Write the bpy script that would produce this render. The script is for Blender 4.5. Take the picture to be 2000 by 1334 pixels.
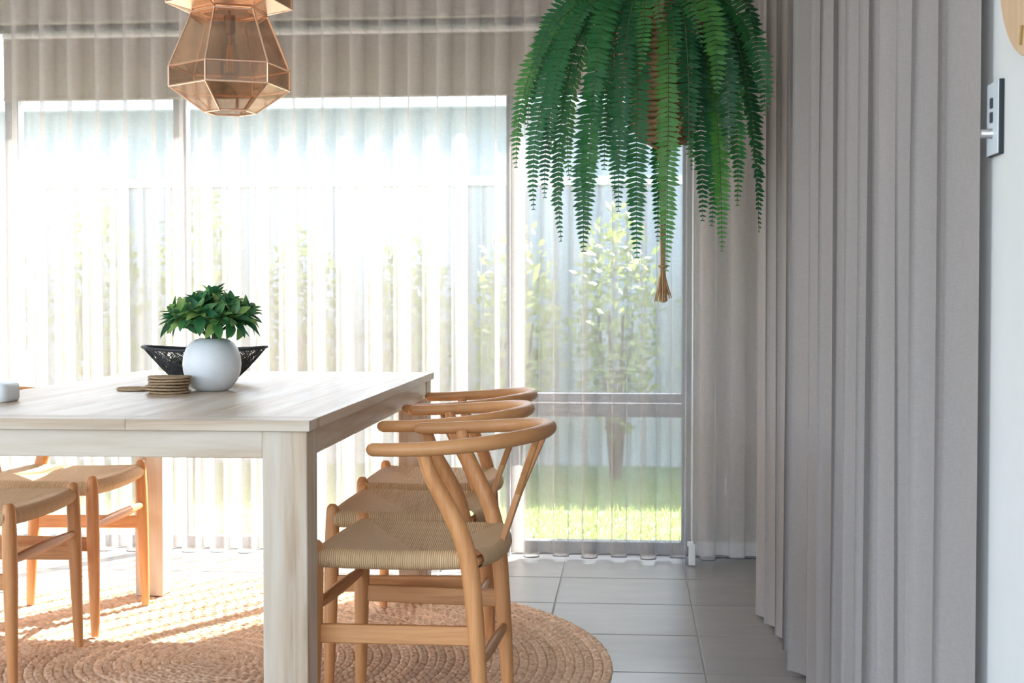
import bpy, bmesh, math, random
from mathutils import Vector, Matrix
random.seed(7)
PI = math.pi
for o in list(bpy.data.objects):
    bpy.data.objects.remove(o, do_unlink=True)
scene = bpy.context.scene
COL = scene.collection

# ------------------------------------------------------------------ camera
H = 1.04
cam_data = bpy.data.cameras.new('camera')
cam = bpy.data.objects.new('camera', cam_data)
COL.objects.link(cam)
cam.location = (0, 0, H)
cam.rotation_euler = (math.radians(90 - 1.897), 0, math.radians(4.815))
cam_data.sensor_width = 36.0
cam_data.lens = 50.0
cam_data.clip_start = 0.05
cam_data.dof.use_dof = True
cam_data.dof.focus_distance = 3.6
cam_data.dof.aperture_fstop = 13.0
scene.camera = cam

# ------------------------------------------------------------------ view, world, sun, fill lights
scene.view_settings.view_transform = 'Standard'
scene.view_settings.look = 'None'
scene.view_settings.gamma = 1.0
scene.view_settings.use_curve_mapping = False
scene.view_settings.exposure = 1.36

SUN_AZ, SUN_EL = math.radians(31), math.radians(40)
world = bpy.data.worlds.new('sky'); scene.world = world
world.use_nodes = True
wn = world.node_tree.nodes; wl = world.node_tree.links
wn.clear()
sky = wn.new('ShaderNodeTexSky'); sky.sky_type = 'NISHITA'; sky.sun_disc = False
sky.sun_elevation = SUN_EL; sky.sun_rotation = SUN_AZ
sky.dust_density = 2.5
bg = wn.new('ShaderNodeBackground'); bg.inputs['Strength'].default_value = 0.56
wo = wn.new('ShaderNodeOutputWorld')
wl.new(sky.outputs[0], bg.inputs[0]); wl.new(bg.outputs[0], wo.inputs[0])

sd = bpy.data.lights.new('sun', 'SUN'); sd.energy = 18.0; sd.angle = math.radians(0.6); sd.color = (1.0, 0.965, 0.91)
sun = bpy.data.objects.new('sun', sd); COL.objects.link(sun)
tosun = Vector((math.sin(SUN_AZ) * math.cos(SUN_EL), math.cos(SUN_AZ) * math.cos(SUN_EL), math.sin(SUN_EL)))
sun.rotation_euler = (-tosun).to_track_quat('-Z', 'Y').to_euler()
sun.location = (4, 12, 8)

def area(name, loc, target, sx, sy, power, col):
    d = bpy.data.lights.new(name, 'AREA'); d.shape = 'RECTANGLE'; d.size = sx; d.size_y = sy
    d.energy = power; d.color = col
    o = bpy.data.objects.new(name, d); COL.objects.link(o); o.location = loc
    o.rotation_euler = (Vector(target) - Vector(loc)).to_track_quat('-Z', 'Y').to_euler()
    return o
# fill lights added in unseen, invented openings behind and left of the camera
area('fill_light_rear', (-1.2, -2.35, 1.35), (-1.2, 3.0, 1.2), 3.2, 2.1, 27, (0.94, 0.965, 1.0))
area('fill_light_side', (-4.1, 1.2, 1.35), (0.0, 1.6, 1.2), 2.6, 2.1, 22, (0.92, 0.96, 1.0))

# ------------------------------------------------------------------ helpers
class MB:
    def __init__(self): self.v = []; self.f = []; self.uv = None
    def vert(self, p): self.v.append((p[0], p[1], p[2])); return len(self.v) - 1
    def box(self, x0, x1, y0, y1, z0, z1):
        b = len(self.v)
        for z in (z0, z1):
            self.v += [(x0, y0, z), (x1, y0, z), (x1, y1, z), (x0, y1, z)]
        for q in ((0,3,2,1),(4,5,6,7),(0,1,5,4),(1,2,6,5),(2,3,7,6),(3,0,4,7)):
            self.f.append(tuple(b + i for i in q))
        return self
    def tube(self, pts, rad, seg=10, cap=True, closed=False, flat=None):
        pts = [Vector(p) for p in pts]; n = len(pts)
        if not hasattr(rad, '__len__'): rad = [rad] * n
        up = None; rings = []
        for i in range(n):
            if closed: t = pts[(i+1) % n] - pts[i-1]
            else: t = pts[min(i+1, n-1)] - pts[max(i-1, 0)]
            t.normalize()
            if up is None:
                up = Vector((0,0,1)) if abs(t.z) < 0.9 else Vector((1,0,0))
            u = up - t * up.dot(t)
            if u.length < 1e-6: u = t.orthogonal()
            u.normalize(); up = u; w = t.cross(u)
            b = len(self.v); fl = flat[i] if flat else 1.0
            for k in range(seg):
                a = 2*PI*k/seg
                p = pts[i] + (u*math.cos(a)*fl + w*math.sin(a)) * rad[i]
                self.v.append(tuple(p))
            rings.append(b)
        m = n if closed else n-1
        for i in range(m):
            a, b = rings[i], rings[(i+1) % n]
            for k in range(seg):
                k2 = (k+1) % seg
                self.f.append((a+k, a+k2, b+k2, b+k))
        if cap and not closed:
            self.f.append(tuple(rings[0]+k for k in reversed(range(seg))))
            self.f.append(tuple(rings[-1]+k for k in range(seg)))
        return self
    def lathe(self, prof, seg=32, c=(0,0), closed=False):
        n = len(prof); b = len(self.v)
        for r, z in prof:
            for k in range(seg):
                a = 2*PI*k/seg
                self.v.append((c[0]+r*math.cos(a), c[1]+r*math.sin(a), z))
        for i in range(n-1 if not closed else n):
            i2 = (i+1) % n
            for k in range(seg):
                k2 = (k+1) % seg
                self.f.append((b+i*seg+k, b+i*seg+k2, b+i2*seg+k2, b+i2*seg+k))
        if not closed:
            if prof[0][0] > 1e-6: self.f.append(tuple(b+k for k in reversed(range(seg))))
            if prof[-1][0] > 1e-6: self.f.append(tuple(b+(n-1)*seg+k for k in range(seg)))
        return self
    def grid(self, fn, nu, nv, closed_u=False):
        b = len(self.v)
        for j in range(nv):
            for i in range(nu): self.v.append(tuple(fn(i, j)))
        for j in range(nv-1):
            for i in range(nu if closed_u else nu-1):
                i2 = (i+1) % nu
                self.f.append((b+j*nu+i, b+j*nu+i2, b+(j+1)*nu+i2, b+(j+1)*nu+i))
        return self
    def mesh(self, name, mat, smooth=True, angle=40):
        me = bpy.data.meshes.new(name)
        me.from_pydata(self.v, [], self.f); me.update()
        if mat: me.materials.append(mat)
        if smooth:
            me.polygons.foreach_set('use_smooth', [True]*len(me.polygons))
            if angle: me.set_sharp_from_angle(angle=math.radians(angle))
        return me
    def build(self, name, mat, parent=None, smooth=True, angle=40, bevel=0, loc=None, rot=None):
        return put(name, self.mesh(name, mat, smooth, angle), parent, bevel, loc, rot)

def put(name, me, parent=None, bevel=0, loc=None, rot=None):
    o = bpy.data.objects.new(name, me); COL.objects.link(o)
    if parent: o.parent = parent
    if loc: o.location = loc
    if rot: o.rotation_euler = rot
    if bevel:
        m = o.modifiers.new('bevel', 'BEVEL'); m.width = bevel; m.segments = 2; m.limit_method = 'ANGLE'; m.angle_limit = math.radians(50)
    return o
def tag(o, label, cat, group=None):
    o['label'] = label; o['category'] = cat
    if group: o['group'] = group
    return o
def struct(o, label=None, cat=None):
    o['kind'] = 'structure'
    if label: o['label'] = label
    if cat: o['category'] = cat
    return o
def empty(name, loc, rz=0):
    o = bpy.data.objects.new(name, None); COL.objects.link(o)
    o.location = loc; o.rotation_euler = (0, 0, rz); o.empty_display_size = 0.1
    return o
def copy_tree(o, parent=None):
    c = o.copy(); COL.objects.link(c)
    if parent: c.parent = parent
    for ch in [k for k in COL.objects if k.parent == o]: copy_tree(ch, c)
    return c
def catmull(pts, sub=6):
    P = [Vector(p) for p in pts]; out = []
    Q = [P[0]*2-P[1]] + P + [P[-1]*2-P[-2]]
    for i in range(1, len(Q)-2):
        for s in range(sub):
            t = s/sub; a, b, c, d = Q[i-1], Q[i], Q[i+1], Q[i+2]
            out.append(0.5*((2*b)+(c-a)*t+(2*a-5*b+4*c-d)*t*t+(3*b-a-3*c+d)*t**3))
    out.append(P[-1]); return out
def lerp(a, b, t): return a+(b-a)*t
def interp(x, table):
    if x <= table[0][0]: return table[0][1]
    for (a, va), (b, vb) in zip(table, table[1:]):
        if x <= b: return lerp(va, vb, (x-a)/(b-a))
    return table[-1][1]

# ------------------------------------------------------------------ materials
def new_mat(name):
    m = bpy.data.materials.new(name); m.use_nodes = True
    nt = m.node_tree; nt.nodes.clear()
    out = nt.nodes.new('ShaderNodeOutputMaterial')
    return m, nt, out
def N(nt, t, **kw):
    n = nt.nodes.new(t)
    for k, v in kw.items(): setattr(n, k, v)
    return n
def coords(nt, scale=(1,1,1), which='Object'):
    tc = N(nt, 'ShaderNodeTexCoord'); mp = N(nt, 'ShaderNodeMapping')
    mp.inputs['Scale'].default_value = scale
    nt.links.new(tc.outputs[which], mp.inputs['Vector']); return mp
def ramp(nt, fac, stops):
    r = N(nt, 'ShaderNodeValToRGB'); e = r.color_ramp.elements
    while len(e) < len(stops): e.new(0.5)
    for k, (p, c) in zip(e, stops): k.position = p; k.color = (*c, 1) if len(c) == 3 else c
    nt.links.new(fac, r.inputs['Fac']); return r
def principled(nt, out, rough=0.5, metal=0, col=None, spec=0.5):
    b = N(nt, 'ShaderNodeBsdfPrincipled')
    b.inputs['Roughness'].default_value = rough; b.inputs['Metallic'].default_value = metal
    b.inputs['Specular IOR Level'].default_value = spec
    if col: b.inputs['Base Color'].default_value = (*col, 1)
    nt.links.new(b.outputs[0], out.inputs['Surface']); return b
def bump(nt, b, height, strength=0.3, dist=0.002):
    n = N(nt, 'ShaderNodeBump'); n.inputs['Strength'].default_value = strength; n.inputs['Distance'].default_value = dist
    nt.links.new(height, n.inputs['Height']); nt.links.new(n.outputs[0], b.inputs['Normal'])
def plain(name, col, rough=0.5, metal=0, var=0.06, scale=8, spec=0.5, bmp=0):
    m, nt, out = new_mat(name); b = principled(nt, out, rough, metal, spec=spec)
    mp = coords(nt, (scale,)*3); no = N(nt, 'ShaderNodeTexNoise'); no.inputs['Detail'].default_value = 4
    nt.links.new(mp.outputs[0], no.inputs['Vector'])
    lo = tuple(max(0, c*(1-var)) for c in col); hi = tuple(min(1, c*(1+var)) for c in col)
    r = ramp(nt, no.outputs['Fac'], [(0.3, lo), (0.7, hi)])
    nt.links.new(r.outputs[0], b.inputs['Base Color'])
    if bmp: bump(nt, b, no.outputs['Fac'], bmp)
    return m
def wood(name, dark, light, axis, rough=0.45, fine=60, wash=None, vary=0.25):
    m, nt, out = new_mat(name); b = principled(nt, out, rough)
    s = [fine, fine, fine]; s[axis] = fine*0.05
    mp = coords(nt, tuple(s))
    oi = N(nt, 'ShaderNodeObjectInfo'); add = N(nt, 'ShaderNodeVectorMath', operation='ADD'); sc = N(nt, 'ShaderNodeVectorMath', operation='SCALE')
    cx = N(nt, 'ShaderNodeCombineXYZ')
    for k in range(3): nt.links.new(oi.outputs['Random'], cx.inputs[k])
    nt.links.new(cx.outputs[0], sc.inputs[0]); sc.inputs['Scale'].default_value = 37
    nt.links.new(mp.outputs[0], add.inputs[0]); nt.links.new(sc.outputs[0], add.inputs[1])
    no = N(nt, 'ShaderNodeTexNoise'); no.inputs['Detail'].default_value = 6; no.inputs['Roughness'].default_value = 0.65
    no.inputs['Scale'].default_value = 1.0; no.inputs['Distortion'].default_value = 0.6
    nt.links.new(add.outputs[0], no.inputs['Vector'])
    r = ramp(nt, no.outputs['Fac'], [(0.28, dark), (0.62, light)])
    hsv = N(nt, 'ShaderNodeHueSaturation')
    ma = N(nt, 'ShaderNodeMath', operation='MULTIPLY_ADD'); ma.inputs[1].default_value = vary; ma.inputs[2].default_value = 1-vary/2
    nt.links.new(oi.outputs['Random'], ma.inputs[0]); nt.links.new(ma.outputs[0], hsv.inputs['Value'])
    nt.links.new(r.outputs[0], hsv.inputs['Color'])
    last = hsv.outputs[0]
    if wash:
        n2 = N(nt, 'ShaderNodeTexNoise'); n2.inputs['Scale'].default_value = 1.0; n2.inputs['Detail'].default_value = 5
        s2 = [18, 18, 18]; s2[axis] = 1.6
        mp2 = coords(nt, tuple(s2)); nt.links.new(mp2.outputs[0], n2.inputs['Vector'])
        r2 = ramp(nt, n2.outputs['Fac'], [(0.42, (0,0,0)), (0.62, (1,1,1))])
        mx = N(nt, 'ShaderNodeMix', data_type='RGBA'); mx.inputs['B'].default_value = (*wash, 1)
        nt.links.new(r2.outputs[0], mx.inputs['Factor']); nt.links.new(last, mx.inputs['A']); last = mx.outputs['Result']
    nt.links.new(last, b.inputs['Base Color'])
    bump(nt, b, no.outputs['Fac'], 0.12, 0.001)
    return m
BD, BL = (0.47, 0.19, 0.064), (0.65, 0.31, 0.122)
M = {}
M['beech_x'] = wood('beech_along_x', BD, BL, 0)
M['beech_y'] = wood('beech_along_y', BD, BL, 1)
M['beech_rail'] = wood('beech_bent', (0.55, 0.25, 0.09), (0.63, 0.30, 0.118), 1, fine=14)
M['beech_z'] = wood('beech_along_z', BD, BL, 2)
TD, TL, TW = (0.34, 0.235, 0.15), (0.52, 0.40, 0.29), (0.58, 0.50, 0.41)
M['table_x'] = wood('whitewashed_timber_x', TD, TL, 0, 0.4, 45, TW, 0.10)
M['table_y'] = wood('whitewashed_timber_y', TD, TL, 1, 0.34, 45, TW, 0.14)
M['table_z'] = wood('whitewashed_timber_z', TD, TL, 2, 0.5, 45, TW, 0.10)
M['clock_wood'] = wood('pale_ply', (0.52, 0.33, 0.19), (0.66, 0.46, 0.29), 2, 0.5, 50)
M['wall'] = plain('white_plaster', (0.66, 0.665, 0.66), 0.75, var=0.015, scale=3)
M['wall_far'] = plain('shade_grey_plaster', (0.44, 0.40, 0.375), 0.75, var=0.015, scale=3)  # wall tone darkened: shade behind the sheer is put into the colour
M['ceiling'] = plain('white_ceiling_paint', (0.82, 0.82, 0.81), 0.8, var=0.01)
M['grout'] = plain('pale_grout', (0.42, 0.41, 0.39), 0.85, var=0.08, scale=40)
M['trim_white'] = plain('white_gloss_trim', (0.80, 0.80, 0.79), 0.35, var=0.01)
M['frame'] = plain('charcoal_aluminium', (0.10, 0.115, 0.135), 0.4, 0.3, var=0.04)
M['white_ceramic'] = plain('white_matte_ceramic', (0.70, 0.72, 0.75), 0.45, var=0.02, scale=20)
M['plate_face'] = plain('satin_switch_face', (0.62, 0.68, 0.74), 0.35, 0.1, var=0.01)
M['plate_edge'] = plain('black_plastic_edge', (0.012, 0.016, 0.022), 0.5, var=0.1)
M['knob'] = plain('brushed_steel_knob', (0.75, 0.75, 0.76), 0.28, 0.9, var=0.03)
M['brass'] = plain('aged_brass', (0.36, 0.24, 0.09), 0.35, 0.8, var=0.08)
M['copper'] = plain('brushed_copper', (0.82, 0.56, 0.42), 0.28, 0.95, var=0.06, scale=30)
M['black_wire'] = plain('black_painted_wire', (0.025, 0.028, 0.035), 0.5, var=0.2, scale=60)
M['jute_cord'] = plain('jute_cord', (0.42, 0.24, 0.12), 0.85, var=0.25, scale=90, bmp=0.4)
M['wicker'] = plain('brown_wicker', (0.30, 0.16, 0.075), 0.6, var=0.4, scale=70, bmp=0.4)
M['coaster'] = plain('jute_coaster', (0.40, 0.27, 0.16), 0.9, var=0.35, scale=120, bmp=0.6)
M['soil'] = plain('dark_soil', (0.03, 0.02, 0.014), 0.95, var=0.4, scale=60)
M['moss'] = plain('green_moss', (0.06, 0.085, 0.02), 0.95, var=0.5, scale=120, bmp=1.0)
M['rattan_ball'] = plain('brown_rattan', (0.14, 0.075, 0.05), 0.7, var=0.3, scale=80)
M['lawn'] = plain('lawn_green', (0.18, 0.27, 0.09), 0.9, var=0.3, scale=6, bmp=0.3)
M['paving'] = plain('pale_paving', (0.55, 0.53, 0.50), 0.8, var=0.08, scale=5)
M['fence'] = plain('pale_grey_steel_fence', (0.42, 0.45, 0.47), 0.5, var=0.03)
M['house'] = plain('pale_render', (0.36, 0.42, 0.46), 0.8, var=0.03)
M['roof'] = plain('pale_metal_roof', (0.62, 0.66, 0.70), 0.5, var=0.04)
M['bark'] = plain('bark', (0.10, 0.07, 0.045), 0.9, var=0.3, scale=30)
M['socket'] = plain('dark_bronze_socket', (0.16, 0.09, 0.06), 0.35, 0.8, var=0.1)

def tile_mat():
    m, nt, out = new_mat('taupe_porcelain_tile'); b = principled(nt, out, 0.3)
    mp = coords(nt, (3.0, 9.0, 1.0)); no = N(nt, 'ShaderNodeTexNoise'); no.inputs['Detail'].default_value = 7; no.inputs['Scale'].default_value = 1.6
    oi = N(nt, 'ShaderNodeObjectInfo'); add = N(nt, 'ShaderNodeVectorMath', operation='ADD')
    sc = N(nt, 'ShaderNodeMath', operation='MULTIPLY'); sc.inputs[1].default_value = 50
    nt.links.new(oi.outputs['Random'], sc.inputs[0]); nt.links.new(mp.outputs[0], add.inputs[0]); nt.links.new(sc.outputs[0], add.inputs[1])
    nt.links.new(add.outputs[0], no.inputs['Vector'])
    r = ramp(nt, no.outputs['Fac'], [(0.3, (0.245, 0.225, 0.205)), (0.7, (0.30, 0.275, 0.25))])
    nt.links.new(r.outputs[0], b.inputs['Base Color'])
    return m
M['tile'] = tile_mat()

def fabric(name, col, clear, translucent, weave=900, sheen=0):
    """woven cloth: open gaps between threads (clear), threads that scatter light back and through"""
    m, nt, out = new_mat(name)
    mp = coords(nt, (weave, weave, weave)); no = N(nt, 'ShaderNodeTexNoise'); no.inputs['Scale'].default_value = 1.0; no.inputs['Detail'].default_value = 2
    mp.inputs['Scale'].default_value = (weave*0.5, weave*0.5, weave*0.05)
    nt.links.new(mp.outputs[0], no.inputs['Vector'])
    mp2 = coords(nt, (weave*0.05, weave*0.05, weave*0.5)); n2 = N(nt, 'ShaderNodeTexNoise'); n2.inputs['Scale'].default_value = 1.0
    nt.links.new(mp2.outputs[0], n2.inputs['Vector'])
    ad = N(nt, 'ShaderNodeMath', operation='ADD'); nt.links.new(no.outputs['Fac'], ad.inputs[0]); nt.links.new(n2.outputs['Fac'], ad.inputs[1])
    hf = N(nt, 'ShaderNodeMath', operation='MULTIPLY'); hf.inputs[1].default_value = 0.5; nt.links.new(ad.outputs[0], hf.inputs[0])
    r = ramp(nt, hf.outputs[0], [(0.3, tuple(c*0.90 for c in col)), (0.7, tuple(min(1, c*1.09) for c in col))])
    if sheen:      # fuzzy linen yarn catches light at the turn of each fold
        df = N(nt, 'ShaderNodeBsdfPrincipled'); df.inputs['Roughness'].default_value = 0.95; df.inputs['Specular IOR Level'].default_value = 0.1
        df.inputs['Sheen Weight'].default_value = sheen; df.inputs['Sheen Roughness'].default_value = 0.22; df.inputs['Sheen Tint'].default_value = (1, 0.93, 0.87, 1)
    else: df = N(nt, 'ShaderNodeBsdfDiffuse')
    tl = N(nt, 'ShaderNodeBsdfTranslucent'); tr = N(nt, 'ShaderNodeBsdfTransparent')
    nt.links.new(r.outputs[0], df.inputs[0]); nt.links.new(r.outputs[0], tl.inputs['Color'])
    m1 = N(nt, 'ShaderNodeMixShader'); m1.inputs[0].default_value = translucent
    nt.links.new(df.outputs[0], m1.inputs[1]); nt.links.new(tl.outputs[0], m1.inputs[2])
    m2 = N(nt, 'ShaderNodeMixShader'); m2.inputs[0].default_value = clear
    nt.links.new(m1.outputs[0], m2.inputs[1]); nt.links.new(tr.outputs[0], m2.inputs[2])
    nt.links.new(m2.outputs[0], out.inputs['Surface']); return m
M['sheer'] = fabric('taupe_sheer_voile', (0.68, 0.625, 0.60), 0.54, 0.21)
M['hem'] = plain('grey_hem_cord', (0.16, 0.16, 0.175), 0.8)
M['linen'] = fabric('grey_linen_weave', (0.37, 0.335, 0.32), 0.02, 0.15, 1300, 1.0)
M['blind'] = fabric('taupe_blind_cloth', (0.42, 0.37, 0.335), 0.0, 0.25)

def glass(name, col, mixfac, rough=0.0):
    m, nt, out = new_mat(name)
    tr = N(nt, 'ShaderNodeBsdfTransparent'); tr.inputs[0].default_value = (*col, 1)
    gl = N(nt, 'ShaderNodeBsdfGlossy'); gl.inputs['Roughness'].default_value = rough
    fr = N(nt, 'ShaderNodeLayerWeight'); fr.inputs['Blend'].default_value = 0.5
    pw = N(nt, 'ShaderNodeMath', operation='POWER'); pw.inputs[1].default_value = 4.0; nt.links.new(fr.outputs['Facing'], pw.inputs[0])
    sc = N(nt, 'ShaderNodeMath', operation='MULTIPLY_ADD'); sc.inputs[1].default_value = 0.4; sc.inputs[2].default_value = 0.02+mixfac
    nt.links.new(pw.outputs[0], sc.inputs[0])
    if mixfac > 0.05: gl.inputs['Color'].default_value = (0.93, 0.74, 0.61, 1)
    mx = N(nt, 'ShaderNodeMixShader'); nt.links.new(sc.outputs[0], mx.inputs[0])
    nt.links.new(tr.outputs[0], mx.inputs[1]); nt.links.new(gl.outputs[0], mx.inputs[2])
    nt.links.new(mx.outputs[0], out.inputs['Surface']); return m
M['glass'] = glass('clear_window_glass', (0.96, 0.98, 0.97), 0.0)
M['bronze_glass'] = glass('copper_tinted_glass', (0.87, 0.775, 0.69), 0.13, 0.04)
M['bulb_glass'] = glass('clear_bulb_glass', (0.93, 0.92, 0.90), 0.045)
def emissive(name, col, s):
    m, nt, out = new_mat(name); e = N(nt, 'ShaderNodeEmission'); e.inputs[0].default_value = (*col, 1); e.inputs[1].default_value = s
    nt.links.new(e.outputs[0], out.inputs['Surface']); return m
M['filament'] = plain('amber_filament', (0.92, 0.42, 0.10), 0.4, 0.0, var=0.1)

def leafmat(name, stops, transl=0.35, rough=0.45):
    m, nt, out = new_mat(name)
    oi = N(nt, 'ShaderNodeObjectInfo'); mp = coords(nt, (14,)*3); no = N(nt, 'ShaderNodeTexNoise')
    nt.links.new(mp.outputs[0], no.inputs['Vector']); no.inputs['Scale'].default_value = 1.0
    ad = N(nt, 'ShaderNodeMath', operation='MULTIPLY_ADD'); ad.inputs[1].default_value = 0.6
    nt.links.new(oi.outputs['Random'], ad.inputs[0])
    h = N(nt, 'ShaderNodeMath', operation='MULTIPLY'); h.inputs[1].default_value = 0.4; nt.links.new(no.outputs['Fac'], h.inputs[0])
    nt.links.new(h.outputs[0], ad.inputs[2])
    r = ramp(nt, ad.outputs[0], stops)
    b = N(nt, 'ShaderNodeBsdfPrincipled'); b.inputs['Roughness'].default_value = rough
    nt.links.new(r.outputs[0], b.inputs['Base Color'])
    tl = N(nt, 'ShaderNodeBsdfTranslucent'); nt.links.new(r.outputs[0], tl.inputs['Color'])
    mx = N(nt, 'ShaderNodeMixShader'); mx.inputs[0].default_value = transl
    nt.links.new(b.outputs[0], mx.inputs[1]); nt.links.new(tl.outputs[0], mx.inputs[2]); nt.links.new(mx.outputs[0], out.inputs['Surface'])
    return m
M['fern'] = leafmat('fern_green', [(0.15, (0.010, 0.085, 0.035)), (0.55, (0.022, 0.15, 0.045)), (0.85, (0.085, 0.27, 0.05))], 0.4)
M['rachis'] = plain('fern_rachis', (0.05, 0.09, 0.025), 0.6)
M['leaf'] = leafmat('rosette_leaf_green', [(0.15, (0.022, 0.12, 0.055)), (0.5, (0.06, 0.22, 0.07)), (0.85, (0.36, 0.50, 0.13))], 0.3, 0.4)
M['hedge'] = leafmat('hedge_leaf', [(0.2, (0.14, 0.21, 0.05)), (0.8, (0.42, 0.44, 0.16))], 0.4)

def cord_mat():
    """paper cord: strands side by side along the U coordinate (metres)"""
    m, nt, out = new_mat('woven_paper_cord'); b = principled(nt, out, 0.7)
    tc = N(nt, 'ShaderNodeTexCoord'); sp = N(nt, 'ShaderNodeSeparateXYZ'); nt.links.new(tc.outputs['UV'], sp.inputs[0])
    mu = N(nt, 'ShaderNodeMath', operation='MULTIPLY'); mu.inputs[1].default_value = 2*PI/0.0048; nt.links.new(sp.outputs[0], mu.inputs[0])
    si = N(nt, 'ShaderNodeMath', operation='SINE'); nt.links.new(mu.outputs[0], si.inputs[0])
    mr = N(nt, 'ShaderNodeMapRange'); mr.inputs['From Min'].default_value = -1; nt.links.new(si.outputs[0], mr.inputs['Value'])
    no = N(nt, 'ShaderNodeTexNoise'); no.inputs['Scale'].default_value = 1; mp = coords(nt, (400, 6, 1), 'UV'); nt.links.new(mp.outputs[0], no.inputs['Vector'])
    r = ramp(nt, mr.outputs[0], [(0.0, (0.40, 0.245, 0.12)), (0.5, (0.77, 0.52, 0.29))])
    mx = N(nt, 'ShaderNodeMix', data_type='RGBA', blend_type='MULTIPLY'); mx.inputs['Factor'].default_value = 0.5
    r2 = ramp(nt, no.outputs['Fac'], [(0.3, (0.6, 0.55, 0.5)), (0.7, (1, 1, 1))])
    nt.links.new(r.outputs[0], mx.inputs['A']); nt.links.new(r2.outputs[0], mx.inputs['B']); nt.links.new(mx.outputs['Result'], b.inputs['Base Color'])
    bump(nt, b, mr.outputs[0], 0.8, 0.0015); return m
M['cord'] = cord_mat()
def rug_mat():
    m, nt, out = new_mat('braided_jute'); b = principled(nt, out, 0.92, spec=0.1)
    mp = coords(nt, (70,)*3); no = N(nt, 'ShaderNodeTexNoise'); no.inputs['Detail'].default_value = 5; no.inputs['Scale'].default_value = 1
    nt.links.new(mp.outputs[0], no.inputs['Vector'])
    r = ramp(nt, no.outputs['Fac'], [(0.25, (0.50, 0.30, 0.175)), (0.5, (0.74, 0.51, 0.345)), (0.75, (0.88, 0.68, 0.51))])
    hsv = N(nt, 'ShaderNodeHueSaturation'); oi = N(nt, 'ShaderNodeObjectInfo')
    ma = N(nt, 'ShaderNodeMath', operation='MULTIPLY_ADD'); ma.inputs[1].default_value = 0.22; ma.inputs[2].default_value = 0.9
    nt.links.new(oi.outputs['Random'], ma.inputs[0]); nt.links.new(ma.outputs[0], hsv.inputs['Value']); nt.links.new(r.outputs[0], hsv.inputs['Color'])
    nt.links.new(hsv.outputs[0], b.inputs['Base Color'])
    mp2 = coords(nt, (420,)*3); n2 = N(nt, 'ShaderNodeTexNoise'); n2.inputs['Scale'].default_value = 1; nt.links.new(mp2.outputs[0], n2.inputs['Vector'])
    bump(nt, b, n2.outputs['Fac'], 0.5, 0.002); return m
M['jute'] = rug_mat()

# ------------------------------------------------------------------ room shell
XR, XL, YW, YB, ZC = 0.565, -4.2, 5.66, -2.5, 2.55
fl = MB().box(XL-0.2, XR+0.2, YB-0.2, YW+0.22, -0.06, -0.004).build('floor', M['grout'], smooth=False)
struct(fl, 'taupe grey porcelain tile floor with pale grout', 'floor')
TX, TY, G = 0.459, 0.432, 0.005
tm = MB()
ax, ay, bv = TX/2-G/2, TY/2-G/2, 0.0015
tm.v = [(-ax,-ay,-0.004),(ax,-ay,-0.004),(ax,ay,-0.004),(-ax,ay,-0.004)]
tm.v += [(-ax,-ay,-bv),(ax,-ay,-bv),(ax,ay,-bv),(-ax,ay,-bv)]
tm.v += [(-ax+bv,-ay+bv,0),(ax-bv,-ay+bv,0),(ax-bv,ay-bv,0),(-ax+bv,ay-bv,0)]
for a in (0, 4):
    for k in range(4): tm.f.append((a+k, a+(k+1) % 4, a+4+(k+1) % 4, a+4+k))
tm.f.append((8, 9, 10, 11))
tile_me = tm.mesh('tile', M['tile'], smooth=False)
for i in range(-10, 1):
    for j in range(-5, 8):
        cx = 0.204 + TX*(i+0.5); cy = 3.90 + TY*(j-3+0.5)
        if cx+TX/2 < -4.2+TX or cy+TY/2 > 5.9: continue
        put('tile', tile_me, fl, loc=(cx, cy, 0))

struct(MB().box(XL-0.2, XR+0.2, YB-0.2, YW+0.22, ZC, ZC+0.12).build('ceiling', M['ceiling'], smooth=False), 'flat white ceiling', 'ceiling')
struct(MB().box(XR, XR+0.15, YB, YW, 0, ZC).build('wall_right', M['wall'], smooth=False), 'white plaster wall on the right', 'wall')
WZ = 2.148; WX0, WX1 = -3.9, 0.236
w = MB(); w.box(XL, XR+0.15, YW, YW+0.2, WZ, ZC); w.box(WX1, XR+0.15, YW, YW+0.2, 0, WZ); w.box(XL, WX0, YW, YW+0.2, 0, WZ)
struct(w.build('wall_far', M['wall_far'], smooth=False), 'plaster wall around the big window', 'wall')
w = MB(); w.box(XL-0.15, XL, YB, -0.1, 0, ZC); w.box(XL-0.15, XL, 2.5, YW+0.2, 0, ZC); w.box(XL-0.15, XL, -0.1, 2.5, 2.4, ZC); w.box(XL-0.15, XL, -0.1, 2.5, 0, 0.3)
struct(w.build('wall_left', M['wall'], smooth=False), 'white plaster wall on the left with an opening', 'wall')
w = MB(); w.box(XL, -2.8, YB-0.15, YB, 0, ZC); w.box(0.4, XR+0.15, YB-0.15, YB, 0, ZC); w.box(-2.8, 0.4, YB-0.15, YB, 2.4, ZC); w.box(-2.8, 0.4, YB-0.15, YB, 0, 0.3)
struct(w.build('wall_rear', M['wall'], smooth=False), 'white plaster wall behind the camera with an opening', 'wall')
struct(MB().box(WX1+0.02, XR, YW-0.014, YW, 0, 0.06).build('baseboard_far', M['trim_white'], smooth=False, bevel=0.003), 'low white skirting board right of the window', 'baseboard')
struct(MB().box(XR-0.014, XR, YB, YW-0.014, 0, 0.06).build('baseboard_right', M['trim_white'], smooth=False, bevel=0.003), 'low white skirting board along the right wall', 'baseboard')
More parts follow.
